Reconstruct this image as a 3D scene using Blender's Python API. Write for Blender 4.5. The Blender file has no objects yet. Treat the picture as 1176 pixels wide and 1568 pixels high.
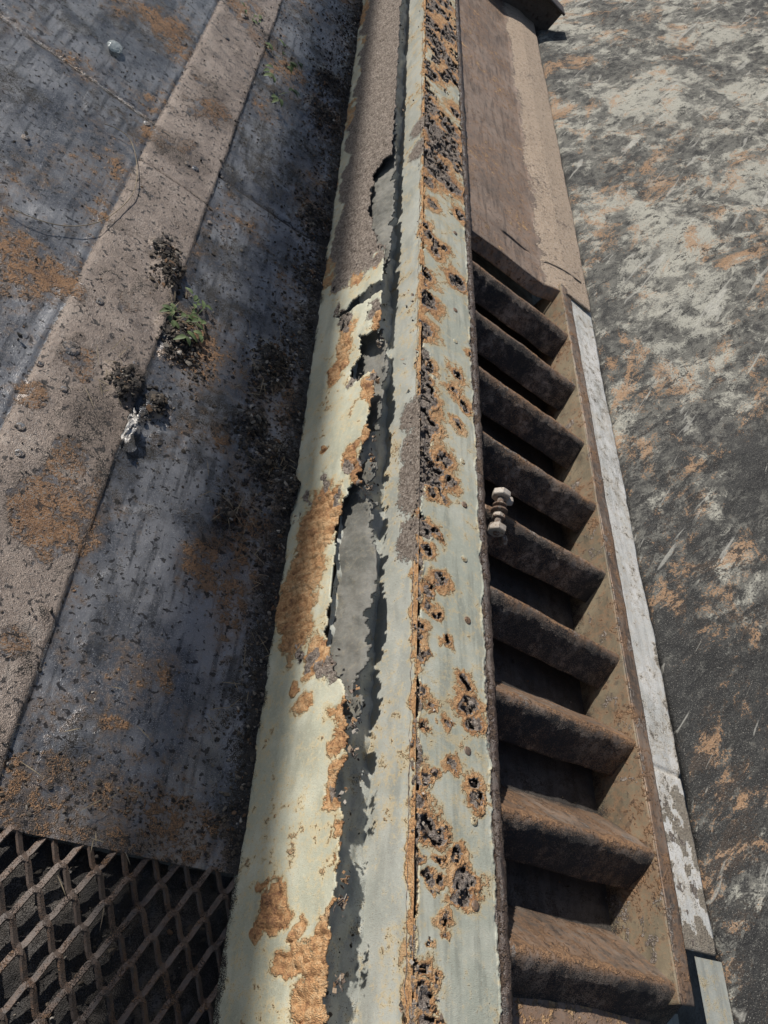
import bpy, math, random
import numpy as np
from mathutils import Vector, Matrix
random.seed(5); rng=np.random.default_rng(5)
S=bpy.context.scene
S.view_settings.view_transform='Standard'; S.view_settings.look='None'; S.view_settings.exposure=0

# ---------------------------------------------------------------- camera / survey
F=1178.0; CX,CY=588.0,784.0
aY=np.array([74,-1531,1178.]);aY/=np.linalg.norm(aY)
aX=np.array([2024,1127,1178.]);aX-=aX.dot(aY)*aY;aX/=np.linalg.norm(aX)
aN=np.cross(aY,aX)
CAMZ=1.27; TOP=0.27
def ray(u,v):
    c=np.array([u-CX,v-CY,F]); return np.array([c.dot(aX),c.dot(aY),-c.dot(aN)])
def at_z(u,v,z):            # real-world measurement on the level plane z
    d=ray(u,v); t=(CAMZ-z)/(-d[2]); return np.array([d[0]*t,d[1]*t,z])
FX0=0.677; FSL=(0.72-0.677)/TOP
def at_face(u,v):           # measurement on the beam's left side: returns y,z
    d=ray(u,v); t=(FX0+CAMZ*FSL)/(d[0]-d[2]*FSL); return np.array([d[1]*t,CAMZ+d[2]*t])
cd=bpy.data.cameras.new("camera"); cam=bpy.data.objects.new("camera",cd); S.collection.objects.link(cam)
R=Matrix(((aX[0],-aX[1],-aX[2]),(aY[0],-aY[1],-aY[2]),(-aN[0],aN[1],aN[2])))
cam.matrix_world=Matrix.Translation((0,0,CAMZ))@R.to_4x4()
cd.sensor_fit='AUTO'; cd.sensor_width=36; cd.lens=F/1568*36; cd.clip_start=0.02; cd.clip_end=500
S.camera=cam

# ---------------------------------------------------------------- numpy noise
_p=rng.random((256,256))
def vn(x,y,o=0):
    x=x+o*17.3; y=y+o*9.7
    xi=np.floor(x).astype(int); yi=np.floor(y).astype(int); fx=x-xi; fy=y-yi
    fx=fx*fx*(3-2*fx); fy=fy*fy*(3-2*fy)
    a=_p[xi%256,yi%256];b=_p[(xi+1)%256,yi%256];c=_p[xi%256,(yi+1)%256];d=_p[(xi+1)%256,(yi+1)%256]
    return (a*(1-fx)+b*fx)*(1-fy)+(c*(1-fx)+d*fx)*fy
def fbm(x,y,s,o=0,n=4):
    r=0;a=.5;t=0
    for i in range(n):
        r=r+a*vn(x*s,y*s,o+i);t+=a;a*=.55;s*=2.07
    return r/t
def sst(x,a,b):
    t=np.clip((x-a)/(b-a),0,1); return t*t*(3-2*t)
def blobs(A,B,lst):
    m=np.zeros_like(A)
    for a,b,ra,rb in lst:
        d=np.sqrt(((A-a)/ra)**2+((B-b)/rb)**2); m=np.maximum(m,np.clip(1.5-d,0,1))
    return m
def inpoly(A,B,poly):
    ins=np.zeros(A.shape,bool); n=len(poly)
    for i in range(n):
        x1,y1=poly[i];x2,y2=poly[(i+1)%n]
        c=((y1>B)!=(y2>B))&(A<(x2-x1)*(B-y1)/((y2-y1)+1e-12)+x1); ins^=c
    return ins

# ---------------------------------------------------------------- mesh helpers
def link(o,parent=None):
    S.collection.objects.link(o)
    if parent: o.parent=parent
    return o
def empty(name):
    e=bpy.data.objects.new(name,None); e.empty_display_size=.1; return link(e)
def mesh_np(name,V,Fc,mat,parent=None,col=None,smooth=True):
    me=bpy.data.meshes.new(name)
    V=np.asarray(V,dtype=np.float32); Fc=np.asarray(Fc,dtype=np.int32)
    k=Fc.shape[1]
    me.vertices.add(len(V)); me.vertices.foreach_set('co',V.ravel())
    me.loops.add(Fc.size); me.loops.foreach_set('vertex_index',Fc.ravel())
    me.polygons.add(len(Fc)); me.polygons.foreach_set('loop_start',np.arange(0,Fc.size,k,dtype=np.int32))
    me.polygons.foreach_set('loop_total',np.full(len(Fc),k,dtype=np.int32))
    me.update(calc_edges=True); me.validate()
    me.polygons.foreach_set('use_smooth',np.full(len(me.polygons),bool(smooth)))
    if col is not None:
        a=me.attributes.new('Col','FLOAT_COLOR','POINT'); c=np.ones((len(V),4),dtype=np.float32); c[:,:3]=col; a.data.foreach_set('color',c.ravel())
    me.materials.append(mat)
    return link(bpy.data.objects.new(name,me),parent)
def sheet(name,X,Y,Z,mat,parent=None,att=None,keep=None,solid=0,smooth=True):
    ny,nx=X.shape; V=np.stack([X,Y,Z],-1).reshape(-1,3)
    i=np.arange(ny*nx).reshape(ny,nx)
    Q=np.stack([i[:-1,:-1],i[:-1,1:],i[1:,1:],i[1:,:-1]],-1)
    Q=Q[keep] if keep is not None else Q.reshape(-1,4)
    col=None
    if att is not None: col=np.stack([np.broadcast_to(a,X.shape) for a in att],-1).reshape(-1,3)
    o=mesh_np(name,V,Q,mat,parent,col,smooth)
    if solid:
        m=o.modifiers.new('t','SOLIDIFY'); m.thickness=abs(solid); m.offset=-1 if solid>0 else 1
    return o
def yarr(a,b,fine):
    ys=[a]; 
    while ys[-1]<b:
        y=ys[-1]; ys.append(y+fine*(1+max(0,y-1.0)*.9+max(0,-y)*6+max(0,y-4.6)*6))
    return np.array(ys)

# ---------------------------------------------------------------- materials
class NT:
    def __init__(s,name):
        s.m=bpy.data.materials.new(name); s.m.use_nodes=True; s.t=s.m.node_tree; s.t.nodes.clear()
        s.tc=s.t.nodes.new('ShaderNodeTexCoord').outputs['Object']
        s.b=s.t.nodes.new('ShaderNodeBsdfPrincipled'); o=s.t.nodes.new('ShaderNodeOutputMaterial'); s.t.links.new(s.b.outputs[0],o.inputs[0])
    def put(s,inp,v):
        if hasattr(v,'is_linked') : s.t.links.new(v,inp)
        elif isinstance(v,(tuple,list)) and len(v)==3 and inp.type=='RGBA': inp.default_value=(*v,1)
        else: inp.default_value=v
    def noise(s,sc,det=4,rg=.6,vec=None,dist=0):
        n=s.t.nodes.new('ShaderNodeTexNoise'); s.put(n.inputs['Vector'],vec or s.tc); n.inputs['Scale'].default_value=sc; n.inputs['Detail'].default_value=det; n.inputs['Roughness'].default_value=rg; n.inputs['Distortion'].default_value=dist
        return n.outputs['Fac']
    def map(s,rot=(0,0,0),sc=(1,1,1),vec=None):
        n=s.t.nodes.new('ShaderNodeMapping'); s.put(n.inputs['Vector'],vec or s.tc); n.inputs['Rotation'].default_value=rot; n.inputs['Scale'].default_value=sc; return n.outputs[0]
    def ma(s,op,a,b=0.0,c=0.0):
        n=s.t.nodes.new('ShaderNodeMath'); n.operation=op; s.put(n.inputs[0],a); s.put(n.inputs[1],b); s.put(n.inputs[2],c); return n.outputs[0]
    def ss(s,v,a,b):
        n=s.t.nodes.new('ShaderNodeMapRange'); n.interpolation_type='SMOOTHSTEP'; s.put(n.inputs[0],v); n.inputs[1].default_value=a; n.inputs[2].default_value=b; return n.outputs[0]
    def mix(s,f,a,b):
        n=s.t.nodes.new('ShaderNodeMix'); n.data_type='RGBA'; s.put(n.inputs[0],f); s.put(n.inputs[6],a); s.put(n.inputs[7],b); return n.outputs[2]
    def ramp(s,f,st):
        n=s.t.nodes.new('ShaderNodeValToRGB'); e=n.color_ramp.elements
        while len(e)<len(st): e.new(.5)
        for q,(p,c) in zip(e,st): q.position=p; q.color=(*c,1)
        s.put(n.inputs[0],f); return n.outputs[0]
    def attr(s):
        n=s.t.nodes.new('ShaderNodeAttribute'); n.attribute_name='Col'; x=s.t.nodes.new('ShaderNodeSeparateColor'); s.t.links.new(n.outputs['Color'],x.inputs[0]); return x.outputs
    def sepx(s,v=None):
        n=s.t.nodes.new('ShaderNodeSeparateXYZ'); s.put(n.inputs[0],v or s.tc); return n.outputs
    def bump(s,h,dist,strength=1,nrm=None):
        n=s.t.nodes.new('ShaderNodeBump'); n.inputs['Distance'].default_value=dist; n.inputs['Strength'].default_value=strength; s.put(n.inputs['Height'],h)
        if nrm: s.put(n.inputs['Normal'],nrm)
        return n.outputs[0]
    def out(s,col,rough,nrm=None,metal=0.0,spec=.5):
        s.put(s.b.inputs['Base Color'],col); s.put(s.b.inputs['Roughness'],rough); s.put(s.b.inputs['Metallic'],metal)
        s.b.inputs['Specular IOR Level'].default_value=spec
        if nrm: s.put(s.b.inputs['Normal'],nrm)
        return s.m
RUST=[(.32,(.10,.055,.035)),(.42,(.33,.165,.08)),(.50,(.56,.31,.14)),(.58,(.66,.44,.24)),(.70,(.34,.23,.165))]
SCALE=[(.32,(.03,.025,.022)),(.43,(.14,.11,.09)),(.53,(.29,.24,.20)),(.66,(.48,.43,.38))]
def metal(name,cA,cB,rust=RUST,scale=SCALE,dirt_shadec=(.045,.040,.036),rough=.55,met=0.0,spk=.5,bmp=1.0,halo=(.50,.39,.21),spots=(.2,.13,.08),spec=.5,flake=0.0,flakec=(.03,.028,.028),tone=.35,gb=1.0):
    n=NT(name); a=n.attr()
    n1=n.noise(6,3,.65); n2=n.noise(34,4,.68); n3=n.noise(150,3,.65); n4=n.noise(600,1,.6); st=n.noise(20,2,.6,n.map(rot=(0,0,.15),sc=(2.6,.3,1)))
    b=n.mix(n.ss(n1,.40,.60),cA,cB)
    b=n.mix(n.ma('MULTIPLY',n.ss(st,.48,.66),tone),b,tuple(x*.5 for x in cA))
    b=n.mix(n.ma('MULTIPLY',n.ss(n2,.48,.66),.35*spk),b,tuple(min(1,x*1.45) for x in cB))
    b=n.mix(n.ma('MULTIPLY',n.ss(n3,.5,.68),.4*spk),b,tuple(min(1,x*1.5) for x in cB))
    R=n.ma('ADD',a[0],n.ma('ADD',n.ma('MULTIPLY',n.ma('SUBTRACT',n2,.5),1.3),n.ma('MULTIPLY',n.ma('SUBTRACT',n3,.5),.7)))
    hf=n.ma('MULTIPLY',n.ss(R,.12,.5),.8); b=n.mix(hf,b,halo)
    rf=n.ss(R,.42,.55); b=n.mix(rf,b,n.ramp(n.ma('ADD',n.ma('MULTIPLY',n2,.45),n.ma('ADD',n.ma('MULTIPLY',n3,.35),n.ma('MULTIPLY',n1,.2))),rust))
    G=n.ma('ADD',a[1],n.ma('ADD',n.ma('MULTIPLY',n.ma('SUBTRACT',n2,.5),1.0),n.ma('MULTIPLY',n.ma('SUBTRACT',n3,.5),1.0)))
    gf=n.ss(G,.45,.55); b=n.mix(gf,b,n.ramp(n.ma('ADD',n.ma('MULTIPLY',n3,.6),n.ma('MULTIPLY',n4,.4)) if gb>.5 else n.ma('ADD',n.ma('MULTIPLY',n2,.6),n.ma('MULTIPLY',n1,.4)),scale))
    b=n.mix(n.ma('MULTIPLY',n.ss(n4,.6,.68),spk),b,spots)
    if flake: b=n.mix(n.ma('MULTIPLY',n.ss(n.noise(75,3,.55,None,.4),.60,.63),flake),b,flakec)
    D=n.ma('ADD',a[2],n.ma('ADD',n.ma('MULTIPLY',n.ma('SUBTRACT',n2,.5),1.2),n.ma('MULTIPLY',n.ma('SUBTRACT',n4,.5),1.6)))
    df=n.ss(D,.42,.6); b=n.mix(df,b,dirt_shadec)
    rr=n.ma('MAXIMUM',rf,n.ma('MAXIMUM',n.ma('MULTIPLY',gf,gb),df))
    h=n.ma('ADD',n.ma('MULTIPLY',n3,n.ma('ADD',n.ma('MULTIPLY',rr,1.6),.15)),n.ma('MULTIPLY',n4,n.ma('ADD',n.ma('MULTIPLY',rr,.8),.14)))
    h=n.ma('SUBTRACT',h,n.ma('MULTIPLY',rf,.25))
    ro=n.ma('ADD',n.ma('MULTIPLY',rr,.9-rough),n.ma('ADD',rough-.1,n.ma('MULTIPLY',n2,.2)))
    mt=n.ma('MULTIPLY',n.ma('SUBTRACT',1.0,rr),met)
    return n.out(b,ro,n.bump(h,.004*bmp),mt,spec)

M_paint=metal("weathered_green_paint",(.385,.39,.305),(.48,.48,.385),rough=.55,tone=.35)
M_paint2=metal("weathered_grey_paint",(.33,.345,.31),(.40,.41,.37),rough=.5)
M_top=metal("beam_top_paint",(.36,.375,.31),(.46,.465,.39),rough=.5,tone=.45)
M_liner=metal("dark_inner_plate",(.11,.112,.10),(.17,.168,.15),rough=.7,bmp=1.5,halo=(.24,.21,.15))
DRUST=[(.32,(.06,.036,.025)),(.44,(.20,.11,.06)),(.54,(.36,.205,.105)),(.70,(.24,.17,.125))]
DSC=[(.36,(.13,.103,.087)),(.46,(.21,.168,.14)),(.54,(.275,.222,.185)),(.64,(.33,.28,.24))]
M_deck=metal("blue_steel_deck",(.095,.10,.112),(.235,.235,.24),rust=DRUST,scale=DSC,halo=(.20,.145,.105),rough=.33,met=.5,spk=.8,spots=(.42,.41,.39),flake=.9,tone=.75,bmp=1.2,gb=.25)
M_chute=metal("brown_chute_steel",(.18,.135,.105),(.27,.205,.16),scale=[(.30,(.26,.18,.125)),(.42,(.44,.33,.235)),(.55,(.56,.45,.35)),(.7,(.60,.54,.46))],rough=.6,halo=(.27,.17,.11),spots=(.08,.06,.05),tone=.75,flake=.5)
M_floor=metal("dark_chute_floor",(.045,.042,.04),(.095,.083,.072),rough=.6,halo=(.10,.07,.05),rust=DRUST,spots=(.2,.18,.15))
M_rung=metal("rusty_bar_steel",(.13,.103,.083),(.27,.21,.165),rust=DRUST,rough=.5,met=.15,halo=(.28,.165,.095),spots=(.06,.045,.04),tone=.75,flake=.6,dirt_shadec=(.034,.032,.033))  # near-black dirt colour also serves as painted shade on the bar fronts
M_side=metal("side_plate_olive",(.15,.125,.085),(.22,.18,.12),rust=DRUST,rough=.6,halo=(.23,.135,.075),spots=(.07,.05,.04),tone=.6,flake=.4)
M_pale=metal("pale_edge_strip",(.52,.52,.49),(.64,.63,.60),rough=.65,halo=(.52,.46,.37),rust=[(.3,(.18,.14,.11)),(.5,(.38,.33,.26)),(.7,(.5,.46,.40))],spots=(.25,.22,.18),bmp=1.5)
M_mesh=metal("rusty_expanded_metal",(.06,.048,.042),(.115,.088,.072),rust=DRUST,rough=.6,halo=(.14,.085,.055),met=.1)
M_black=metal("black_edge_seal",(.025,.02,.018),(.07,.055,.045),rough=.35,rust=[(.3,(.06,.04,.03)),(.5,(.13,.085,.06)),(.7,(.22,.155,.11))],halo=(.08,.055,.045),bmp=2)
M_bolt=metal("cream_rusty_bolt",(.30,.27,.235),(.42,.385,.34),rough=.65,rust=[(.3,(.08,.05,.035)),(.5,(.22,.14,.10)),(.7,(.32,.25,.20))],halo=(.33,.26,.20))

def simple(name,c1,c2,sc,rough=.8,bd=.002):
    n=NT(name); f=n.noise(sc,5,.6); g=n.noise(sc*5,4,.6)
    return n.out(n.mix(n.ss(f,.35,.65),c1,c2),rough,n.bump(g,bd))
M_ground=simple("gravel_ground",(.10,.09,.08),(.20,.18,.16),9,.9,.02)
M_grit=NT("grit"); _a=M_grit.t.nodes.new('ShaderNodeAttribute'); _a.attribute_name='Col'
M_grit=M_grit.out(_a.outputs['Color'],.95,M_grit.bump(M_grit.noise(500,3),.002),0,.15)
M_leaf=simple("weed_leaf",(.06,.09,.03),(.12,.16,.06),60,.6,.0005)
M_straw=simple("dry_stem",(.17,.13,.085),(.28,.23,.15),60,.8,.0005)
M_foil=NT("foil_paper"); M_foil=M_foil.out(M_foil.mix(M_foil.ss(M_foil.noise(70,4),.45,.6),(.50,.48,.45),(.18,.165,.15)),.45,None,.1)
M_pipe=simple("assumed_galvanised_pipe",(.25,.26,.27),(.35,.36,.37),8,.5,.001)
n=NT("clear_glass_lump"); M_glass=n.out((.5,.55,.55),.15,n.bump(n.noise(60,3),.006)); n.b.inputs['Transmission Weight'].default_value=.6

# ---------------------------------------------------------------- steel deck
def line_x(p,q,Y):
    a=at_z(*p,0);b=at_z(*q,0); return a[0]+(Y-a[1])/(b[1]-a[1])*(b[0]-a[0])
deck=empty("steel_deck")
xs=np.arange(-.75,.70,.005); ys=yarr(.297,4.9,.0042); X,Y=np.meshgrid(xs,ys)
xa=line_x((0,660),(315,40),Y)+ (fbm(Y,Y*0,3,1)-.5)*.006; xb=line_x((0,1180),(425,20),Y)+(fbm(Y,Y*0,3,2)-.5)*.008
strap=sst(X,xa-.004,xa+.004)*(1-sst(X,xb-.003,xb+.002))
strapz=sst(X,xa-.03,xa+.03)*(1-sst(X,xb-.003,xb+.002))
Z=strapz*.008+(fbm(X,Y,4,3)-.5)*.010+(fbm(X,Y,18,5)-.5)*.003
def groove(D,w,d): return -d*np.exp(-(D/w)**2)
wob=(fbm(X,Y,8,8)-.5)*.012
g1_=np.where(X<xa,np.exp(-((Y-2.149+wob)/.007)**2),0)+np.where(X>xb,np.exp(-((Y-2.12+wob)/.009)**2),0)+np.where((X>=xa)&(X<=xb),np.exp(-((Y-1.958+wob*.6)/.005)**2),0)
ge=np.exp(-((X-xa)/.005)**2)+np.exp(-((X-xb-.003)/.006)**2)*1.0
Z+=-g1_*.007-.004*np.exp(-((X-xa)/.006)**2)
Z+=np.where(X<xa,.004*sst(Y,2.15,2.17),0)
G=strap*(.55+.6*fbm(X,Y,7,9))
Rr=np.clip((fbm(X,Y,5,20)-.5)*1.5+.24,0,.8)
def dk(u,v,r,k=1.0):
    p=at_z(u,v,0); s=(CAMZ*F/(-ray(u,v)[2]))/F*1.0*r; return (p[0],p[1],s*k,s*k*1.4)
Rr=np.maximum(Rr,blobs(X+(fbm(X,Y,12,21)-.5)*.08,Y+(fbm(X,Y,12,22)-.5)*.12,[dk(310,860,38),dk(340,810,22),dk(20,390,40),dk(120,760,36),dk(250,1040,24),dk(50,600,30),dk(240,210,44),dk(60,800,44),dk(30,980,44),dk(130,560,44),dk(70,420,30),dk(280,230,30),dk(200,480,30),dk(90,700,40),dk(180,1120,20)])*.52)
G=np.where(Rr>.45,G*.55,G)
band=(Y<.40+(fbm(X,Y,9,30)-.5)*.10)
Rr=np.where(band,.40+.25*(fbm(X,Y,9,31)-.5),Rr)
dirtl=[dk(255,420,20),dk(250,390,14),dk(265,520,22),dk(185,590,18),dk(238,618,12),dk(410,560,24),dk(400,700,18),dk(430,760,24),dk(380,650,16),dk(350,790,12),dk(480,340,22),dk(500,130,26),dk(490,180,24)]
foot=sst(X,.58+(fbm(X,Y,10,40)-.5)*.14,.68)
wx=X+(fbm(X,Y,22,47)-.5)*.06; wy=Y+(fbm(X,Y,22,48)-.5)*.08
Pm=blobs(wx,wy,dirtl)
Dm=np.maximum(foot*.75,Pm*.8)
Dm=np.maximum(Dm,np.clip(1.3*fbm(X,Y,9,41)-.40,0,.5)*(Y>.9)*(X>xb))
Dm=np.maximum(Dm,np.clip(1.25*fbm(X,Y,7,42)-.45,0,.45))
Dm=np.maximum(Dm,blobs(wx,wy,[dk(35,1020,22),dk(110,528,14),dk(60,950,10),dk(230,620,26)])*.5)
Dm=np.where(band,np.maximum(Dm,.1+.45*fbm(X,Y,14,43)),Dm)
Dm=np.maximum(Dm,np.clip(g1_,0,1)*.7+np.clip(ge,0,1)*(.2+.35*fbm(X,Y,6,44)))
Z+=(Pm*(.006+.024*fbm(X,Y,50,45)))+foot*(.004+.016*fbm(X,Y,26,46))+(Dm>.3)*.003*fbm(X,Y,90,49)
sheet("plates",X,Y,Z,M_deck,deck,(Rr,G,Dm))
def flat(name,x0,x1,y0,y1,z,mat,parent=None,st=.05,att=(.2,0,.2),amp=.004):
    X,Y=np.meshgrid(np.linspace(x0,x1,max(2,int((x1-x0)/st))),np.linspace(y0,y1,max(2,int((y1-y0)/st))))
    return sheet(name,X,Y,z+(fbm(X,Y,7,77)-.5)*amp,mat,parent,tuple(a+0*X for a in att))
flat("outer_plate",-3,-.752,-2,8,0,M_deck,deck)
flat("far_plate",-.75,.70,4.91,8,0,M_deck,deck)
Xf_,Yf_=np.meshgrid(np.linspace(-.75,.70,240),np.linspace(-2,.30,380))
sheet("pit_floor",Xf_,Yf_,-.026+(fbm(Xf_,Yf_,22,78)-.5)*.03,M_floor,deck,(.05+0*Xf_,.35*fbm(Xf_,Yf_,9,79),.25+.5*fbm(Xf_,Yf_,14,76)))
def disc(name,x,y,z,r,h,mat,parent,att=(.1,0,0),n=20,nrm=None):
    V=[];Fq=[];prof=[(1.0,0),(1.0,.35),(.9,.75),(.7,.95),(.35,1.0),(.02,1.0)]
    for k,(pr,ph) in enumerate(prof):
        for i in range(n):
            a=2*math.pi*i/n; V.append((x+r*pr*math.cos(a)*(1+.03*math.sin(3*a+x*90)),y+r*pr*math.sin(a),z+h*ph))
    for k in range(len(prof)-1):
        for i in range(n): Fq.append((k*n+i,k*n+(i+1)%n,(k+1)*n+(i+1)%n,(k+1)*n+i))
    c=np.tile(np.array(att,float),(len(V),1)); return mesh_np(name,V,Fq,mat,parent,c)
def deckz(x,y):
    j=np.argmin(np.abs(ys-y)); i=np.argmin(np.abs(xs-x)); return Z[j,i]
for i,(u,v,r) in enumerate([(107,537,.020),(150,466,.010),(30,656,.010),(28,697,.010),(372,28,.013),(345,60,.013),(297,262,.011),(285,255,.009),(225,190,.010),(60,560,.008),(322,340,.008),(205,560,.009),(95,600,.008),(445,440,.008),(40,210,.010)]):
    p=at_z(u,v,.0); disc("rivet_%d"%i,p[0],p[1],deckz(p[0],p[1])-.002,r,.0055,M_deck,deck,(.3,.5,.1))

# ---------------------------------------------------------------- expanded metal mesh
LW,SW=.055,.0385; V=[];Fq=[]
def bar(p,q,w,h):
    p=np.array(p);q=np.array(q);d=q-p;d/=np.linalg.norm(d);s=np.cross(d,[0,0,1]);s/=np.linalg.norm(s); up=np.cross(s,d)
    s2=s*.85+up*.5; u2=up*.85-s*.5; b=len(V)
    for e in (p-d*.0015,q+d*.0015):
        for a,c in ((-1,-1),(1,-1),(1,1),(-1,1)): V.append(e+s2*w*a+u2*h*c)
    for f in ((0,1,2,3),(7,6,5,4),(0,4,5,1),(1,5,6,2),(2,6,7,3),(3,7,4,0)): Fq.append([b+i for i in f])
y0=.285
prf=[(-.5,1.0),(-.36,1.0),(-.22,.72),(.22,-.72),(.36,-1.0),(.5,-1.0)]
for k in range(24):
    yc=y0-k*SW
    for j in range(-16,30):
        x=j*LW/2+LW/4
        if x+LW/4>.69: break
        a=1 if ((j+k)%2) else -1
        pts=[]
        for fx,fy in prf:
            xx=x+fx*LW/2; wz=.006*math.sin(xx*7+yc*5)+.003*math.sin(xx*31+k)
            pts.append((xx,yc+(SW/2-.003)*fy*a+.0015*math.sin(xx*60+k*2),wz+.0035*fy*a))
        for p,q in zip(pts[:-1],pts[1:]): bar(p,q,.0046,.0022)
V=np.array(V); c=np.zeros((len(V),3)); c[:,0]=.05+.45*fbm(V[:,0],V[:,1],9,3); c[:,2]=.45*fbm(V[:,0],V[:,1],12,5)
mesh_np("expanded_metal_mesh",V,Fq,M_mesh,None,c,smooth=False)

# ---------------------------------------------------------------- box beam
beam=empty("corroded_box_beam")
ysb=yarr(-1.2,9,.0027); ss_=np.linspace(0,1,92); Sg,Yg=np.meshgrid(ss_,ysb); Zf=Sg*TOP
def fb(u,v,r,k=1.0):
    y,z=at_face(u,v); y2,z2=at_face(u,v+max(r,6)); ry=abs(y2-y); return (y,z,ry*k*r/max(r,6),r*.00135*k)
orange=[(530,520,30),(520,560,25),(570,590,16),(578,640,9),(500,780,40),(480,800,40),(480,830,48),(465,880,50),(455,930,46),(450,970,40),(490,1000,36),(545,705,24),(560,725,28),(530,1080,34),(450,1055,16),(470,1080,18),(530,1130,28),(532,1180,22),(520,1220,26),(528,1290,18),(525,1330,16),(515,1390,24),(505,1450,34),(495,1505,44),(475,1550,50),(425,1390,30),(440,1480,38),(455,1430,18),(400,1420,18),(410,1360,12),(580,400,12),(545,425,18),(560,20,20),(570,60,16),(500,690,8)]
deep=[(530,495,20),(520,480,14),(570,480,20),(590,520,10),(575,580,10),(545,585,12),(540,720,16),(570,700,16),(560,745,14),(500,745,14),(520,760,10),(480,1010,20),(510,1020,24),(460,1000,12),(535,1060,18),(545,1110,14),(548,1150,12),(525,1215,14),(530,1350,11),(525,1380,12),(470,770,8),(450,800,7),(590,660,8),(520,1500,10)]
WY=Yg+(fbm(Yg,Zf,14,50)-.5)*.08; WZ=Zf+(fbm(Yg,Zf,14,51)-.5)*.08
FR=blobs(WY,WZ,[fb(*a,.9) for a in orange]); FG=blobs(WY,WZ,[fb(*a,.8) for a in deep])
edge=sst(Sg+(fbm(Yg,Zf,25,52)-.5)*.35,.80,1.0)
FR=np.maximum(FR,edge*.8*(Yg<1.6))
FR=np.maximum(FR,.40*fbm(Yg,Zf,6,53)-.01)
up=sst(Yg+(fbm(Yg,Zf,12,54)-.5)*.25,1.80,1.92)
upm=up*sst(Zf+(fbm(Yg,Zf,9,55)-.5)*.1,.02,.07)
FG=np.maximum(FG,upm*.85)
FR=np.where(up>.5,np.maximum(FR,.2+.35*(fbm(Yg,Zf,7,56)>.62)),FR)
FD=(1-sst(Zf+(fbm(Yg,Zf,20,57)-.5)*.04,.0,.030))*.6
cor=np.clip(np.maximum(sst(FR,.4,.7),FG),0,1)
hc=np.abs(np.sin(Yg*150+5*fbm(Yg,Zf,30,58)))*np.abs(np.sin(Zf*170+Yg*40+4*fbm(Yg,Zf,24,59)))*(1-up)
disp=cor*(-.003+(fbm(Yg,Zf,55,60)-.5)*.016+hc*.0045)+(fbm(Yg,Zf,5,61)-.5)*.008+(fbm(Yg,Zf,130,62)-.5)*.005*cor
flare=.010*np.exp(-((Yg-1.16)/.12)**2)*sst(Zf,.03,.2)
Xf=FX0+FSL*Zf-disp-flare
polys=[[(515,490),(540,462),(585,430),(596,434),(578,452),(545,472),(525,486)],
 [(552,520),(575,507),(592,512),(590,560),(565,572),(548,588),(536,572),(552,550)],
 [(524,775),(535,750),(560,742),(584,750),(590,960),(580,1010),(550,1062),(522,1045),(500,990),(504,930),(512,880),(517,800)],
 [(572,265),(598,235),(616,240),(606,300),(602,380),(578,372),(566,320)]]
hole=np.zeros(Yg.shape,bool)
PY=Yg+(fbm(Yg,Zf,45,63)-.5)*.03; PZ=Zf+(fbm(Yg,Zf,45,64)-.5)*.03
for p in polys: hole|=inpoly(PY,PZ,[tuple(at_face(*q)) for q in p])
er=.03+.10*sst(fbm(Yg,Yg*0,5,65),.45,.8)+.12*(fbm(Yg,Yg*0,28,66)-.35)+.06*(fbm(Yg,Yg*0,110,67)-.5)
er=np.where(Yg<1.55,er,er*.35)
hole|=Sg>1-np.clip(er,.0,.5)
hm=fbm(Yg,Zf,70,68)
hole|=(FG>.75)&(hm>.74)&(Yg<1.9)
k=~hole; keep=k[:-1,:-1]&k[1:,:-1]&k[:-1,1:]&k[1:,1:]
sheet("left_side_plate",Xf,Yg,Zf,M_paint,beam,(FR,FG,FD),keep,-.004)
XW=.845
zz=np.linspace(0.0,TOP,50); Zw,Yw=np.meshgrid(zz,yarr(-1.2,9,.005))
WR=np.maximum(.08+.5*(fbm(Yw,Zw,8,70)-.3),sst(Zw+(fbm(Yw,Zw,22,71)-.5)*.05,TOP-.03,TOP)*.75)
WG=blobs(Yw,Zw,[(at_z(u,v,TOP)[1],TOP-.02,.06,.05) for u,v in [(625,200),(630,170),(600,600),(600,650),(600,690),(590,720),(590,790)]])*.9
lean=(1-Zw/TOP)
sheet("inner_web",XW-.02*lean+(fbm(Yw,Zw,8,72)-.5)*.006,Yw,Zw,M_paint2,beam,(WR,WG,.0*Yw))
Xi,Yi=np.meshgrid(np.linspace(.722,.84,26),yarr(-1.2,9,.008))
sheet("inner_floor",Xi,Yi,.135+fbm(Xi,Yi,30,73)*.03,M_paint2,beam,(.12+0*Xi,.25*fbm(Xi,Yi,12,74),.25*fbm(Xi,Yi,10,75)))
def liner(name,y0,y1,z0,z1,off,seed):
    ys=np.linspace(y0,y1,int((y1-y0)/.003)); zs=np.linspace(z0,z1,60); Zl,Yl=np.meshgrid(zs,ys)
    ty=(Yl-y0)/(y1-y0); tz=(Zl-z0)/(z1-z0)
    Xl=FX0+FSL*Zl+off+.018*np.sin(ty*3.1)*tz-.02*(1-tz)*ty+(fbm(Yl,Zl,14,seed)-.5)*.02+(fbm(Yl,Zl,90,seed+1)-.5)*.003
    e=(fbm(Yl,Zl,30,seed+2)-.5)*.16
    kk=(ty>.04+e)&(ty<.96-e)&(tz<.95-np.abs(e)*1.5-.2*sst(fbm(Yl,Yl*0,14,seed+5),.5,.8))
    keep=kk[:-1,:-1]&kk[1:,:-1]&kk[:-1,1:]&kk[1:,1:]
    rim=1-sst(np.minimum(np.minimum(ty,1-ty)*(y1-y0),(1-tz)*(z1-z0))+(fbm(Yl,Zl,40,seed+3)-.5)*.02,.0,.012)
    sheet(name,Xl,Yl,Zl,M_liner,beam,(.0+.2*fbm(Yl,Zl,10,seed+4),rim*.7,0*Yl),keep,.004)
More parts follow.
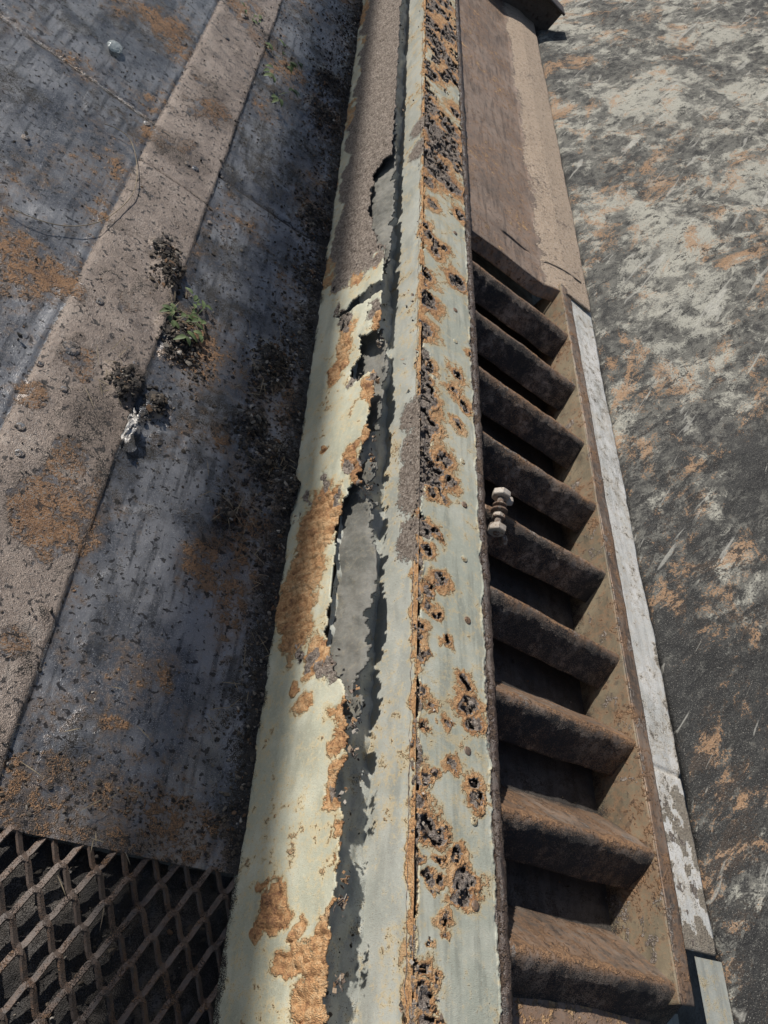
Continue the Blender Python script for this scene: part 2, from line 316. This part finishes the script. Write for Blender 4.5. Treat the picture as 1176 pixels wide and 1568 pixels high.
liner("liner_a",.50,1.13,.02,.262,.026,80)
liner("liner_b",1.20,1.62,.05,.25,.035,90)
liner("liner_c",1.75,2.75,.05,.262,.022,100)
X0,X1=.840,1.030
xst=np.linspace(X0,X1,84); Xt,Yt=np.meshgrid(xst,yarr(-1.2,9,.0026))
def tb(u,v,r,k=1.0):
    p=at_z(u,v,TOP); q=at_z(u,v+6,TOP); pr=at_z(u+6,v,TOP); return (p[0],p[1],max(.006,np.linalg.norm(pr-p)/6*r*k),abs(q[1]-p[1])/6*r*k)
tp=[(655,30,10),(665,60,12),(680,85,9),(690,50,8),(660,110,8),(690,100,7),(672,15,9),(645,150,18),(655,190,18),(680,225,20),(670,262,20),(692,285,12),(640,225,18),(655,240,18),(690,200,10),(668,375,6),(700,430,11),(650,418,11),(655,460,13),(648,500,13),(625,450,9),(615,545,8),(640,572,16),(650,610,18),(655,650,18),(645,690,17),(660,720,20),(680,700,13),(690,742,10),(665,740,14),(632,640,10),(668,815,9),(655,840,9),(675,890,11),(655,905,9),(640,960,9),(645,1000,9),(683,985,6),(712,1050,10),(718,1080,15),(725,1110,13),(690,1105,5),(650,1190,9),(645,1220,11),(655,1255,20),(670,1275,16),(728,1200,12),(733,1225,12),(700,1310,10),(712,1345,20),(710,1370,18),(660,1345,10),(680,1405,9),(645,1480,14),(650,1520,18),(655,1555,18),(690,1175,9),(700,575,8),(695,600,8),(712,620,6),(640,1060,7),(650,1110,6),(675,1340,6),(700,650,6),(720,540,4),(705,330,5),(640,360,6)]
tp+=[(random.gauss(655,12),random.uniform(340,1560),random.uniform(3,7)) for _ in range(46)]+[(random.uniform(645,700),random.uniform(0,330),random.uniform(4,8)) for _ in range(26)]
wx=Xt+(fbm(Xt,Yt,30,120)-.5)*.022+(fbm(Xt,Yt,80,119)-.5)*.010; wy=Yt+(fbm(Xt,Yt,30,121)-.5)*.05
TG=blobs(wx,wy,[tb(*a,.8) for a in tp]); TR=blobs(wx,wy,[tb(u,v,r*1.4+4) for u,v,r in tp])*.75
ledge=1-sst(Xt+(fbm(Xt,Yt,16,122)-.5)*.035,X0+.004,X0+.024)
TR=np.maximum(TR,ledge*.8); TG=np.maximum(TG,ledge*.8*(fbm(Yt,Xt,9,123)>.5)*(Yt<1.6))
TG=np.maximum(TG,(1-sst(Xt+(fbm(Xt,Yt,18,118)-.5)*.09,X0+.02,X0+.05))*.8*(Yt>.95)*(Yt<1.55))
redge=sst(Xt+(fbm(Xt,Yt,26,124)-.5)*.02,X1-.012,X1)
TG=np.maximum(TG,redge*.62)
TR=np.maximum(TR,.36*fbm(Xt,Yt,8,125)+.35*sst(Yt,2.2,3.2)*fbm(Xt,Yt,12,126))
TG=np.maximum(TG,sst(Yt,2.3,2.6)*(fbm(Xt,Yt,22,127)>.62)*.8)
cor=np.clip(np.maximum(sst(TR,.45,.8)*.5,TG),0,1)
Zt=TOP+(fbm(Xt,Yt,5,128)-.5)*.004+cor*(-.003+(fbm(Xt,Yt,60,129)-.45)*.018)+(fbm(Xt,Yt,150,130)-.5)*.005*cor
Zt+=sst(np.exp(-((TG-.33)/.12)**2),.2,1)*.005*fbm(Xt,Yt,25,131)
hole=(TG>.72)&(fbm(Xt,Yt,75,132)>.55)
hole|=(Xt<X0+.014*sst(fbm(Yt,Yt*0,26,133),.40,.75))
k=~hole; keep=k[:-1,:-1]&k[1:,:-1]&k[:-1,1:]&k[1:,1:]
sheet("top_plate",Xt,Yt,Zt,M_top,beam,(TR,TG,0*Xt),keep,.004)
Xu,Yu=np.meshgrid(np.linspace(X0+.002,X1,24),yarr(-1.2,9,.006))
sheet("under_layer",Xu,Yu,TOP-.014+(fbm(Xu,Yu,60,134)-.5)*.012,M_top,beam,(.5+0*Xu,.8+0*Xu,.25*fbm(Xu,Yu,30,135)))
for i,(u,v) in enumerate([(690,325),(697,357),(697,523),(697,475),(708,707),(711,773),(711,856),(716,1150),(726,1257),(728,1387),(690,300),(716,950)]):
    p=at_z(u,v,TOP); disc("rivet_%d"%i,p[0],p[1],TOP-.001,.0088,.0035,M_rung if i%2==1 else M_top,beam,(.35,0,.25))
th=np.linspace(0,2*math.pi,15); Tb,Yb=np.meshgrid(th,yarr(-1.2,9,.004))
rb=.011+.006*(fbm(Yb,np.cos(Tb)+2,30,140)-.5)+.006*(fbm(Yb,np.sin(Tb)*.3+2,90,141)-.5)
sheet("edge_bead",X1+.011+rb*np.cos(Tb)+(fbm(Yb,Yb*0,14,142)-.5)*.006,Yb,TOP-.004+rb*np.sin(Tb)*.9,M_black,beam,(.15+.5*fbm(Yb,np.cos(Tb)+3,18,143),0*Yb,0*Yb))
Zr,Yr=np.meshgrid(np.linspace(.05,TOP-.003,30),yarr(-1.2,9,.01))
sheet("right_web",X1+.018+(fbm(Yr,Zr,10,144)-.5)*.006,Yr,Zr,M_rung,beam,(.4*fbm(Yr,Zr,9,145),0*Yr,.3*fbm(Yr,Zr,12,146)),None,-.003)

def flakes(n,gen,name,mat,parent,col):
    V=[];Fq=[];C=[]
    for i in range(n):
        c,s=gen(); nx=Vector((random.uniform(-1,1),random.uniform(-1,1),random.uniform(.1,1))).normalized()
        q=nx.to_track_quat('Z','Y'); b=len(V); pts=[]
        cc=col()
        for j in range(4):
            a=j*math.pi/2+random.uniform(-.5,.5); r=s*random.uniform(.5,1.2); p=q@Vector((r*math.cos(a),r*math.sin(a),random.uniform(-.2,.2)*s)); pts.append(p+Vector(c)); V.append(tuple(pts[-1])); C.append(cc)
        for j in range(4):
            V.append(tuple(pts[j]-nx*s*.18)); C.append(cc)
        Fq+=[(b,b+1,b+2,b+3),(b+7,b+6,b+5,b+4)]+[(b+j,b+4+j,b+4+(j+1)%4,b+(j+1)%4) for j in range(4)]
    return mesh_np(name,V,Fq,mat,parent,np.array(C),smooth=False)
def g1():
    u,v,r=random.choice(tp); a=tb(u,v,r); return ((a[0]+random.gauss(0,.5)*a[2],a[1]+random.gauss(0,.5)*a[3],TOP+random.uniform(-.008,.004)),random.uniform(.0015,.0055))
def g2():
    u,v,r=random.choice(deep); y,z,ry,rz=fb(u,v,r); y+=random.gauss(0,.5)*ry; z+=random.gauss(0,.5)*rz; z=min(z,TOP-.01); return ((FX0+FSL*z+random.uniform(-.004,.01),y,max(z,.01)),random.uniform(.002,.007))
cs=lambda: random.choice([(.22,.17,.14),(.13,.10,.08),(.05,.04,.035),(.33,.25,.18),(.38,.34,.29),(.33,.20,.11)])
flakes(760,g1,"rust_flakes_top",M_grit,beam,cs); flakes(400,g2,"rust_flakes_side",M_grit,beam,cs)

# ---------------------------------------------------------------- louvred chute
ch=empty("louvred_chute"); CXL,CXR=X1+.019,1.505; FZ=.14
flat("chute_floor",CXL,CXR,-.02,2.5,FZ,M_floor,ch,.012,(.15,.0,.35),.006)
RY=[.205,.430,.675,.905,1.135,1.378,1.618,1.860,2.110]
for i,yr in enumerate(RY):
    jit=random.uniform(-.008,.008); tl=random.uniform(-.008,.008)
    prof=[(.100,FZ-.004),(.070,FZ+.040),(.035,FZ+.084),(.012,TOP-.018),(.003,TOP-.007),(-.004,TOP-.006),(-.016,TOP-.018),(-.034,TOP-.045),(-.056,TOP-.080)]
    pr=[]
    for a,b in zip(prof[:-1],prof[1:]):
        nseg=max(2,int(math.dist(a,b)/.006))
        for t in range(nseg): pr.append((a[0]+(b[0]-a[0])*t/nseg,a[1]+(b[1]-a[1])*t/nseg))
    pr.append(prof[-1]); pr=np.array(pr); xe=1.545 if i==0 else CXR-.001
    xr=np.linspace(CXL,xe,90); PX,PI=np.meshgrid(xr,np.arange(len(pr)))
    nz=(fbm(PX+i*3,PI*.006,9,150)-.5)
    PYy=yr+jit+pr[:,0][:,None]+tl*(PX-1.3)*4+nz*.009+(fbm(PX+i,PI*.006,60,152)-.5)*.004
    PZz=pr[:,1][:,None]+(fbm(PX+i*5,PI*.006,7,151)-.5)*.014
    s=np.linspace(0,1,len(pr))[:,None]+0*PX
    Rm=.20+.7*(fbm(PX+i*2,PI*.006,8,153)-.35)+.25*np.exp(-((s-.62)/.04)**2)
    dirt_shade=.55*sst(s,.64,.70)*(.6+.6*fbm(PX+i,PI*.006,14,154))+.6*np.clip(fbm(PX+i,PI*.006,9,155)-.4,0,1)+.35*(1-sst(s,0,.2))  # shade painted into front-face colour past the crest, over random dirt and darker foot
    sheet("bar_%d"%(i+1),PX,PYy,PZz,M_rung,ch,(Rm,.5*(fbm(PX+i,PI*.006,16,156)>.68),dirt_shade),None,.006)
Zs,Ys=np.meshgrid(np.linspace(FZ-.02,TOP+.006,36),np.arange(.17,2.40,.006))
sheet("side_plate",CXR+(fbm(Ys,Zs,6,160)-.5)*.006,Ys,Zs,M_side,ch,(.15+.6*(fbm(Ys,Zs,9,161)-.35),.5*(fbm(Ys,Zs,24,162)>.70),.45*(1-sst(Zs,FZ,FZ+.06))+.4*np.clip(fbm(Ys,Zs,12,167)-.4,0,1)),None,-.004)
Xs,Ys=np.meshgrid(np.linspace(CXR,1.552,14),np.arange(.17,2.40,.005))
sheet("side_flange",Xs+(fbm(Ys,Ys*0,5,163)-.5)*.006,Ys,TOP+.007-(Xs-CXR)*.06+(fbm(Xs,Ys,20,164)-.5)*.004,M_rung,ch,(.25+.5*(fbm(Xs,Ys,20,165)-.4),.5*(fbm(Xs,Ys,30,166)>.60),0*Xs),None,.005)
prof=[(CXL,TOP-.028),(1.20,TOP-.026),(1.36,TOP-.028),(1.43,TOP-.026),(1.47,TOP-.012),(1.54,TOP+.006),(1.66,TOP+.012)]
px=np.linspace(CXL,1.66,120); pz=np.interp(px,[a for a,b in prof],[b for a,b in prof])
Xc,Yc=np.meshgrid(px,yarr(2.345,9,.006)); Zc=pz[None,:]+(fbm(Xc,Yc,5,170)-.5)*.014
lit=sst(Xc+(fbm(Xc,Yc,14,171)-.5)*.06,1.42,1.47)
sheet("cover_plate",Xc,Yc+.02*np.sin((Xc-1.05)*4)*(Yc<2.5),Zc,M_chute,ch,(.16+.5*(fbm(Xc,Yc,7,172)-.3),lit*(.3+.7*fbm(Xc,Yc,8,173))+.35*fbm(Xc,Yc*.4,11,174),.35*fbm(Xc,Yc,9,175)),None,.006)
Xl,Zl=np.meshgrid(np.linspace(CXL,1.55,60),np.linspace(0,1,10))
sheet("cover_lip",Xl,2.338-.022*Zl+.02*np.sin((Xl-1.05)*4),np.interp(Xl,[a for a,b in prof],[b for a,b in prof])+.004-Zl*.045,M_rung,ch,(.3+0*Xl,0*Xl,0*Xl),None,.005)
flat("near_plate",CXL,1.50,-1.2,.155,.205,M_chute,ch,.012,(.42,.0,.05),.008)
flat("near_side",1.502,1.60,-1.2,.165,.20,M_paint2,ch,.012,(.1,.0,.1),.004)

# ---------------------------------------------------------------- pale edge strip
Xp,Yp=np.meshgrid(np.linspace(1.556,1.672,26),np.arange(.27,2.75,.005))
Xp2=Xp+(fbm(Yp,Yp*0,4,180)-.5)*.018*(Xp>1.6)+(fbm(Yp,Yp*0,30,187)-.5)*.008*(Xp>1.66)
st=empty("painted_edge_strip")
pr_=np.maximum(.25+.5*(fbm(Xp,Yp,16,181)-.3),.75*sst(Xp+(fbm(Xp,Yp,26,182)-.5)*.06,1.645,1.675)*(Yp<1.0))
peel=(Yp<.62)*sst(fbm(Xp,Yp,24,183),.50,.58)*.8
sheet("strip",Xp2,Yp,TOP-.004+(fbm(Xp,Yp,12,184)-.5)*.004+groove(Yp-.64,.004,.006),M_pale,st,(np.maximum(pr_*.7,peel),.6*(Yp<.6)*(fbm(Xp,Yp,40,185)>.66),.42*fbm(Xp,Yp,9,186)),None,.006)
flat("strip_near",1.605,1.70,-1.2,.262,TOP-.012,M_paint2,st,.012,(.2,.0,.15),.003)

# ---------------------------------------------------------------- conveyor belt (rising to the right)
BX,BZ,TA=1.676,.262,math.radians(34)
aa=np.concatenate([np.linspace(0,.25,30),np.linspace(.26,3.2,160)]); Ab,Yb=np.meshgrid(aa,np.concatenate([np.arange(-1.2,4,.012),np.linspace(4.02,12,140)]))
wav=(fbm(Yb,Yb*0,5,190)-.5)*.045*np.exp(-Ab/.1)+(fbm(Yb,Yb*0,20,191)-.5)*.014*np.exp(-Ab/.05)
h=(fbm(Ab,Yb,2.2,192)-.5)*.06*sst(Ab,0,.4)+(fbm(Ab,Yb,14,193)-.5)*.012-.02*np.exp(-Ab/.012)
Xb=BX+.012+(Ab+wav)*math.cos(TA)-h*math.sin(TA); Zb=BZ+Ab*math.sin(TA)+h*math.cos(TA)
n=NT("scuffed_rubber_belt"); tc=n.map(rot=(0,TA,0)); sx=n.sepx()
rot=n.map(rot=(0,0,math.radians(-50)),vec=tc)
ms=n.map(sc=(.55,1,1),vec=rot); ms2=n.map(sc=(.10,1,1),vec=n.map(rot=(0,0,math.radians(-58)),vec=tc))
big=n.noise(1.7,3,.55,tc); p1=n.noise(12,6,.74,ms,.3); p2=n.noise(30,4,.72,n.map(sc=(.5,1,1),vec=rot),.3); p3=n.noise(170,3,.65,tc); lines=n.noise(20,3,.6,ms2,1.2)
bs=n.ma('MULTIPLY',n.ma('SUBTRACT',big,.5),.6)
farr=n.ma('SUBTRACT',n.ma('MULTIPLY',n.ss(sx[1],.2,2.6),.13),.05)
sh=n.ma('ADD',bs,farr)
fine=n.ma('MULTIPLY',n.ma('SUBTRACT',p3,.5),.4)
base=n.mix(n.ss(n.ma('ADD',p2,sh),.42,.68),(.042,.042,.041),(.135,.132,.118))
lf=n.ss(n.ma('ADD',n.ma('ADD',p1,sh),fine),.56,.68)
col=n.mix(n.ma('MULTIPLY',lf,.85),base,(.37,.36,.31))
tn=n.ma('ADD',n.noise(6,6,.78,ms,.5),fine)
col=n.mix(n.ma('MULTIPLY',n.ss(tn,.55,.61),.78),col,(.34,.21,.12))
dkf=n.ss(n.ma('SUBTRACT',n.ma('ADD',n.noise(30,5,.74,n.map(sc=(.38,1,1),vec=n.map(rot=(0,0,math.radians(-42)),vec=tc)),.5),fine),farr),.48,.55)
col=n.mix(n.ma('MULTIPLY',dkf,.9),col,(.028,.028,.028))
col=n.mix(n.ma('MULTIPLY',n.ss(lines,.62,.67),.5),col,(.42,.41,.37))
col=n.mix(n.ma('MULTIPLY',n.ss(p3,.60,.66),.6),col,(.025,.025,.025))
col=n.mix(n.ma('MULTIPLY',n.ss(n.noise(420,2,.6,tc),.62,.68),.5),col,(.45,.43,.38))
M_belt=n.out(col,.85,n.bump(n.ma('ADD',n.ma('MULTIPLY',p2,.6),n.ma('ADD',p1,n.ma('MULTIPLY',p3,.6))),.008),0,.25)
sheet("worn_conveyor_belt",Xb,Yb,Zb,M_belt,None,None,None,.01)
def boxm(name,x0,x1,y0,y1,z0,z1,mat,parent,att=(.3,.2,.2)):
    V=[(x,y,z) for z in(z0,z1) for y in(y0,y1) for x in(x0,x1)]
    me=mesh_np(name,V,[(0,2,3,1),(4,5,7,6),(0,1,5,4),(2,6,7,3),(0,4,6,2),(1,3,7,5)],mat,parent,np.tile(att,(8,1)),False)
    b=me.modifiers.new('b','BEVEL'); b.width=.006; b.segments=2; return me
cb=empty("cross_channel"); boxm("web",1.07,1.75,5.0,5.02,.2,.42,M_black,cb); boxm("flange",1.07,1.75,4.95,5.07,.421,.435,M_black,cb)

# ---------------------------------------------------------------- bolt pair
bo=empty("double_nut_bolt")
def hexnut(name,c,ax,r,h,nn=6,att=(.25,.1,.1)):
    q=Vector(ax).normalized().to_track_quat('Z','Y'); V=[];Fq=[]
    rings=[(.0,.0),(.92,.0),(1,.12),(1,.88),(.92,1.0),(.5,1.0),(.0,1.0)]
    for pr,ph in rings:
        for i in range(nn*2):
            a=math.pi*i/nn; rr=r*max(pr,.01)*(1 if nn>8 or i%2==0 else .9); V.append(tuple(Vector(c)+q@Vector((rr*math.cos(a),rr*math.sin(a),(ph-.5)*h))))
    m=nn*2
    for k in range(len(rings)-1):
        for i in range(m): Fq.append((k*m+i,k*m+(i+1)%m,(k+1)*m+(i+1)%m,(k+1)*m+i))
    return mesh_np(name,V,Fq,M_bolt,bo,np.tile(att,(len(V),1)),smooth=nn>8)
bp=at_z(764,785,TOP+.02); ax=(.10,1,.12)
P=lambda t,dx=0,dz=0:(bp[0]+ax[0]*t+dx,bp[1]+ax[1]*t,bp[2]+ax[2]*t+dz)
hexnut("head",P(.052),ax,.023,.017); hexnut("washer",P(.020),ax,.017,.004,16,(.6,.2,0)); hexnut("washer_2",P(.004),ax,.020,.005,16,(.6,.2,0)); hexnut("shank",P(-.004),ax,.008,.115,16,(.7,.5,0)); hexnut("nut",P(-.012),ax,.016,.011,6,(.5,.2,0)); hexnut("nut_2",P(-.048),ax,.022,.018,6,(.3,.2,0))
hexnut("side_nut",P(-.060,.030,-.008),(.9,.3,.5),.014,.012,6,(.5,.3,0)); hexnut("side_nut_2",P(.050,.026,-.004),(1,.2,.3),.012,.02,6,(.4,.2,0))

# ---------------------------------------------------------------- loose grit / debris
t=(1+5**.5)/2
ico=np.array([(-1,t,0),(1,t,0),(-1,-t,0),(1,-t,0),(0,-1,t),(0,1,t),(0,-1,-t),(0,1,-t),(t,0,-1),(t,0,1),(-t,0,-1),(-t,0,1)]);ico/=np.linalg.norm(ico[0])
icf=np.array([(0,11,5),(0,5,1),(0,1,7),(0,7,10),(0,10,11),(1,5,9),(5,11,4),(11,10,2),(10,7,6),(7,1,8),(3,9,4),(3,4,2),(3,2,6),(3,6,8),(3,8,9),(4,9,5),(2,4,11),(6,2,10),(8,6,7),(9,8,1)])
def grains(name,P,sz,C):
    N=len(P); sc=rng.uniform(.4,1.3,(N,1,3))*sz[:,None,None]; jit=rng.uniform(.5,1.3,(N,12,1))
    ang=rng.uniform(0,6.28,N); V=ico[None]*jit*sc; c,s=np.cos(ang)[:,None],np.sin(ang)[:,None]
    V=np.stack([V[...,0]*c-V[...,1]*s,V[...,0]*s+V[...,1]*c,V[...,2]*.7],-1)+P[:,None,:]
    Fc=(icf[None]+12*np.arange(N)[:,None,None]).reshape(-1,3)
    return mesh_np(name,V.reshape(-1,3),Fc,M_grit,None,np.repeat(C,12,0),smooth=False)
Ps=[];Sz=[]
def add(n,fx,fy,zz,s0,s1,e=3):
    if zz is None:
        zz=np.zeros(n)
        ii=np.clip(((fx-xs[0])/(xs[1]-xs[0])).astype(int),0,len(xs)-1); jj=np.clip(np.searchsorted(ys,fy),0,len(ys)-1); zz=Z[jj,ii]+.001
    p=np.stack([fx,fy,zz+np.zeros(n)],-1); Ps.append(p); Sz.append(s0+(s1-s0)*rng.random(n)**e)
n_=5600; xx=.672-np.abs(rng.normal(0,.06,n_)); yy=rng.uniform(.9,4.6,n_); add(n_,xx,yy,None,.001,.0075,4)
n_=1100; xx=.675-np.abs(rng.normal(0,.035,n_)); yy=rng.uniform(.3,1,n_); add(n_,xx,yy,None,.001,.006,4)
for u,v,r,m in [(255,420,20,520),(250,390,16,260),(270,520,26,420),(185,590,20,300),(410,560,30,620),(400,700,26,500),(430,760,30,520),(235,620,18,220),(380,650,26,360),(350,790,22,260),(480,340,26,360),(500,130,34,400),(490,180,30,320),(440,560,30,300),(470,420,24,260),(400,590,16,200),(300,560,30,160)]:
    a=dk(u,v,r); add(m,rng.normal(a[0],a[2]*.5,m),rng.normal(a[1],a[3]*.65,m),None,.0012,.0085)
n_=6000; add(n_,rng.uniform(-.5,.66,n_),rng.uniform(.3,4.2,n_),None,.0007,.0034,4)
n_=2600; add(n_,rng.uniform(.28,.66,n_),rng.uniform(1.0,4.2,n_),None,.0008,.006,4)
n_=2200; add(n_,rng.uniform(-.2,.68,n_),rng.uniform(-.4,.31,n_),-.024,.001,.008)
n_=700; add(n_,rng.uniform(-.1,.66,n_),rng.normal(.37,.03,n_),None,.001,.004)
n_=600; add(n_,rng.uniform(.74,.82,n_),rng.uniform(0,4.2,n_),.152,.001,.005)
n_=500; add(n_,rng.uniform(1.06,1.5,n_),rng.uniform(.1,2.3,n_),FZ+.003,.001,.005)
P=np.concatenate(Ps); sz=np.concatenate(Sz); k=(P[:,0]<.676)|(P[:,0]>.70); P=P[k]; sz=sz[k]
pal=np.array([(.045,.04,.035),(.07,.06,.05),(.11,.09,.07),(.05,.045,.045),(.18,.16,.135),(.34,.31,.27),(.15,.095,.06)])
C=pal[rng.choice(7,len(P),p=[.30,.23,.16,.14,.08,.03,.06])]*rng.uniform(.7,1.3,(len(P),1))
grains("gravel_debris",P,sz,C)
bs_=[(190,600,.017),(238,615,.021),(178,565,.011),(215,640,.008),(28,520,.008),(445,715,.008),(75,940,.008),(420,860,.012),(425,850,.01),(38,210,.006),(305,250,.006),(172,605,.012),(225,600,.01)]
P=np.array([at_z(u,v,0)+[0,0,.012] for u,v,r in bs_]); grains("stone_pieces",P,np.array([b[2] for b in bs_]),np.tile((.06,.055,.05),(len(bs_),1)))

# ---------------------------------------------------------------- weeds, stems, wire, foil, glass
def blade(V,Fq,base,d,L,w,bend,ns=6):
    d=Vector(d).normalized(); s=d.cross(Vector((0,0,1)))
    s=s.normalized() if s.length>.05 else Vector((1,0,0)); b=len(V)
    for i in range(ns+1):
        t_=i/ns; c=Vector(base)+d*L*t_+Vector((0,0,-bend*t_*t_*L)); ww=w*math.sin(math.pi*min(.98,t_*.85+.12))
        up=Vector((0,0,ww*.3)); V+= [tuple(c-s*ww+up),tuple(c),tuple(c+s*ww+up)]
    for i in range(ns):
        q=b+i*3; Fq+=[(q,q+1,q+4,q+3),(q+1,q+2,q+5,q+4)]
def weed(name,u,v,n,L,w):
    p=at_z(u,v,.006); V=[];Fq=[];e=empty(name)
    for i in range(n):
        a=random.uniform(0,6.28); d=(math.cos(a),math.sin(a),random.uniform(.15,1.1)); st=Vector(p)+Vector((random.gauss(0,.012),random.gauss(0,.02),0))
        blade(V,Fq,st,d,L*random.uniform(.6,1.2),w*.14,.3)
        for j in range(3):
            a2=a+random.uniform(-1.3,1.3); blade(V,Fq,st+Vector(d).normalized()*L*random.uniform(.3,.9),(math.cos(a2),math.sin(a2),random.uniform(-.1,.5)),L*random.uniform(.3,.55),w,.35)
    mesh_np("leaves",V,Fq,M_leaf,e,np.tile((0,0,0),(len(V),1)))
weed("weed_plant",275,490,8,.06,.006); weed("weed_plant",290,495,5,.06,.0055); weed("weed_plant",425,145,5,.08,.007); weed("weed_plant",430,92,5,.07,.007); weed("weed_plant",385,30,4,.05,.005)
V=[];Fq=[]
def dry(u,v,n,sp,L):
    p=at_z(u,v,.01)
    for i in range(n):
        a=random.uniform(0,6.28); blade(V,Fq,(p[0]+random.gauss(0,sp),p[1]+random.gauss(0,sp*1.5),.010+random.random()*.01),(math.cos(a),math.sin(a),random.uniform(-.05,.25)),L*random.uniform(.4,1.2),.0008,.1,5)
for u,v,n_,sp,L in [(270,480,26,.03,.06),(180,570,18,.025,.06),(400,570,34,.035,.06),(430,720,24,.03,.05),(350,780,20,.03,.05),(480,300,22,.05,.07),(490,160,24,.06,.08),(420,560,20,.04,.07),(150,1240,12,.07,.04),(380,1050,16,.05,.05),(420,900,16,.05,.05),(610,900,16,.03,.05),(585,830,14,.02,.05)]: dry(u,v,n_,sp,L)
mesh_np("dry_grass_litter",V,Fq,M_straw,None,np.tile((0,0,0),(len(V),1)))
def curve(name,pts,r,mat):
    cu=bpy.data.curves.new(name,'CURVE'); cu.dimensions='3D'; cu.bevel_depth=r; cu.bevel_resolution=3; sp=cu.splines.new('NURBS'); sp.points.add(len(pts)-1)
    for q,p in zip(sp.points,pts): q.co=(*p,1)
    sp.order_u=3; sp.use_endpoint_u=True; cu.materials.append(mat); return link(bpy.data.objects.new(name,cu))
curve("thin_wire",[at_z(u,v,z) for u,v,z in [(10,316,.012),(50,335,.02),(100,348,.014),(150,343,.02),(185,320,.015),(210,290,.02),(210,240,.018),(195,200,.014),(160,190,.012)]],.0010,M_straw)
p=at_z(197,660,.012); uu=np.linspace(-1,1,22); A,B=np.meshgrid(uu,uu)
hh=fbm(A+5,B+5,1.8,210,3)
Xq=p[0]+A*.012+(fbm(A,B+9,2,211)-.5)*.02; Yq=p[1]+B*.045+(fbm(A+3,B,2,212)-.5)*.03; Zq=.012+hh*.035
kk=(np.abs(A)+np.abs(B)*.8+(fbm(A+4,B,3,213)-.5)*.9)<1.2; keep=kk[:-1,:-1]&kk[1:,:-1]&kk[:-1,1:]&kk[1:,1:]
sheet("crumpled_foil",Xq,Yq,Zq,M_foil,None,None,keep,.001,False)
p=at_z(172,78,.0); V_=ico*np.array([.03,.036,.012])*rng.uniform(.75,1.25,(12,1))+np.array([p[0],p[1],.016]); o=mesh_np("glass_lump",V_,icf,M_glass,None,None,False); m=o.modifiers.new('s','SUBSURF'); m.levels=m.render_levels=1

# ---------------------------------------------------------------- overhead pipe run assumed out of view to the left for its soft shadow, ground
sun_d=Vector((-.68,.48,.55)).normalized()
op=empty("assumed_overhead_pipe"); hgt=3.2  # assumed, unseen; placed to cast the soft shadow band along the beam foot
px_=.64-hgt*(.68/.55); th=np.linspace(0,2*math.pi,33); T_,Y_=np.meshgrid(th,np.linspace(-2,12,30))
sheet("assumed_pipe",px_+.125*np.cos(T_),Y_,hgt+.125*np.sin(T_),M_pipe,op)
for i,yy in enumerate((-1.5,11.5)):
    Tt,Zz=np.meshgrid(th,np.linspace(-.9,hgt,12)); sheet("assumed_post_%d"%i,px_+.05*np.cos(Tt),yy+.05*np.sin(Tt),Zz,M_pipe,op)  # unseen posts added to carry the assumed run
V=[(-150,-150,-.9),(150,-150,-.9),(150,150,-.9),(-150,150,-.9)]; mesh_np("ground",V,[(0,1,2,3)],M_ground)

# ---------------------------------------------------------------- light
w=bpy.data.worlds.new("World"); S.world=w; w.use_nodes=True; nt=w.node_tree; bg=nt.nodes['Background']; sk=nt.nodes.new('ShaderNodeTexSky'); sk.sky_type='NISHITA'; sk.sun_disc=False
sk.sun_elevation=math.asin(sun_d.z); sk.sun_rotation=math.atan2(sun_d.x,sun_d.y); nt.links.new(sk.outputs[0],bg.inputs[0]); bg.inputs[1].default_value=.075
sl=bpy.data.lights.new("sun",'SUN'); sl.energy=5; sl.angle=math.radians(.8); sl.color=(1,.95,.88); so=link(bpy.data.objects.new("sun",sl)); so.rotation_euler=sun_d.to_track_quat('Z','Y').to_euler(); so.location=(-3,3,6)
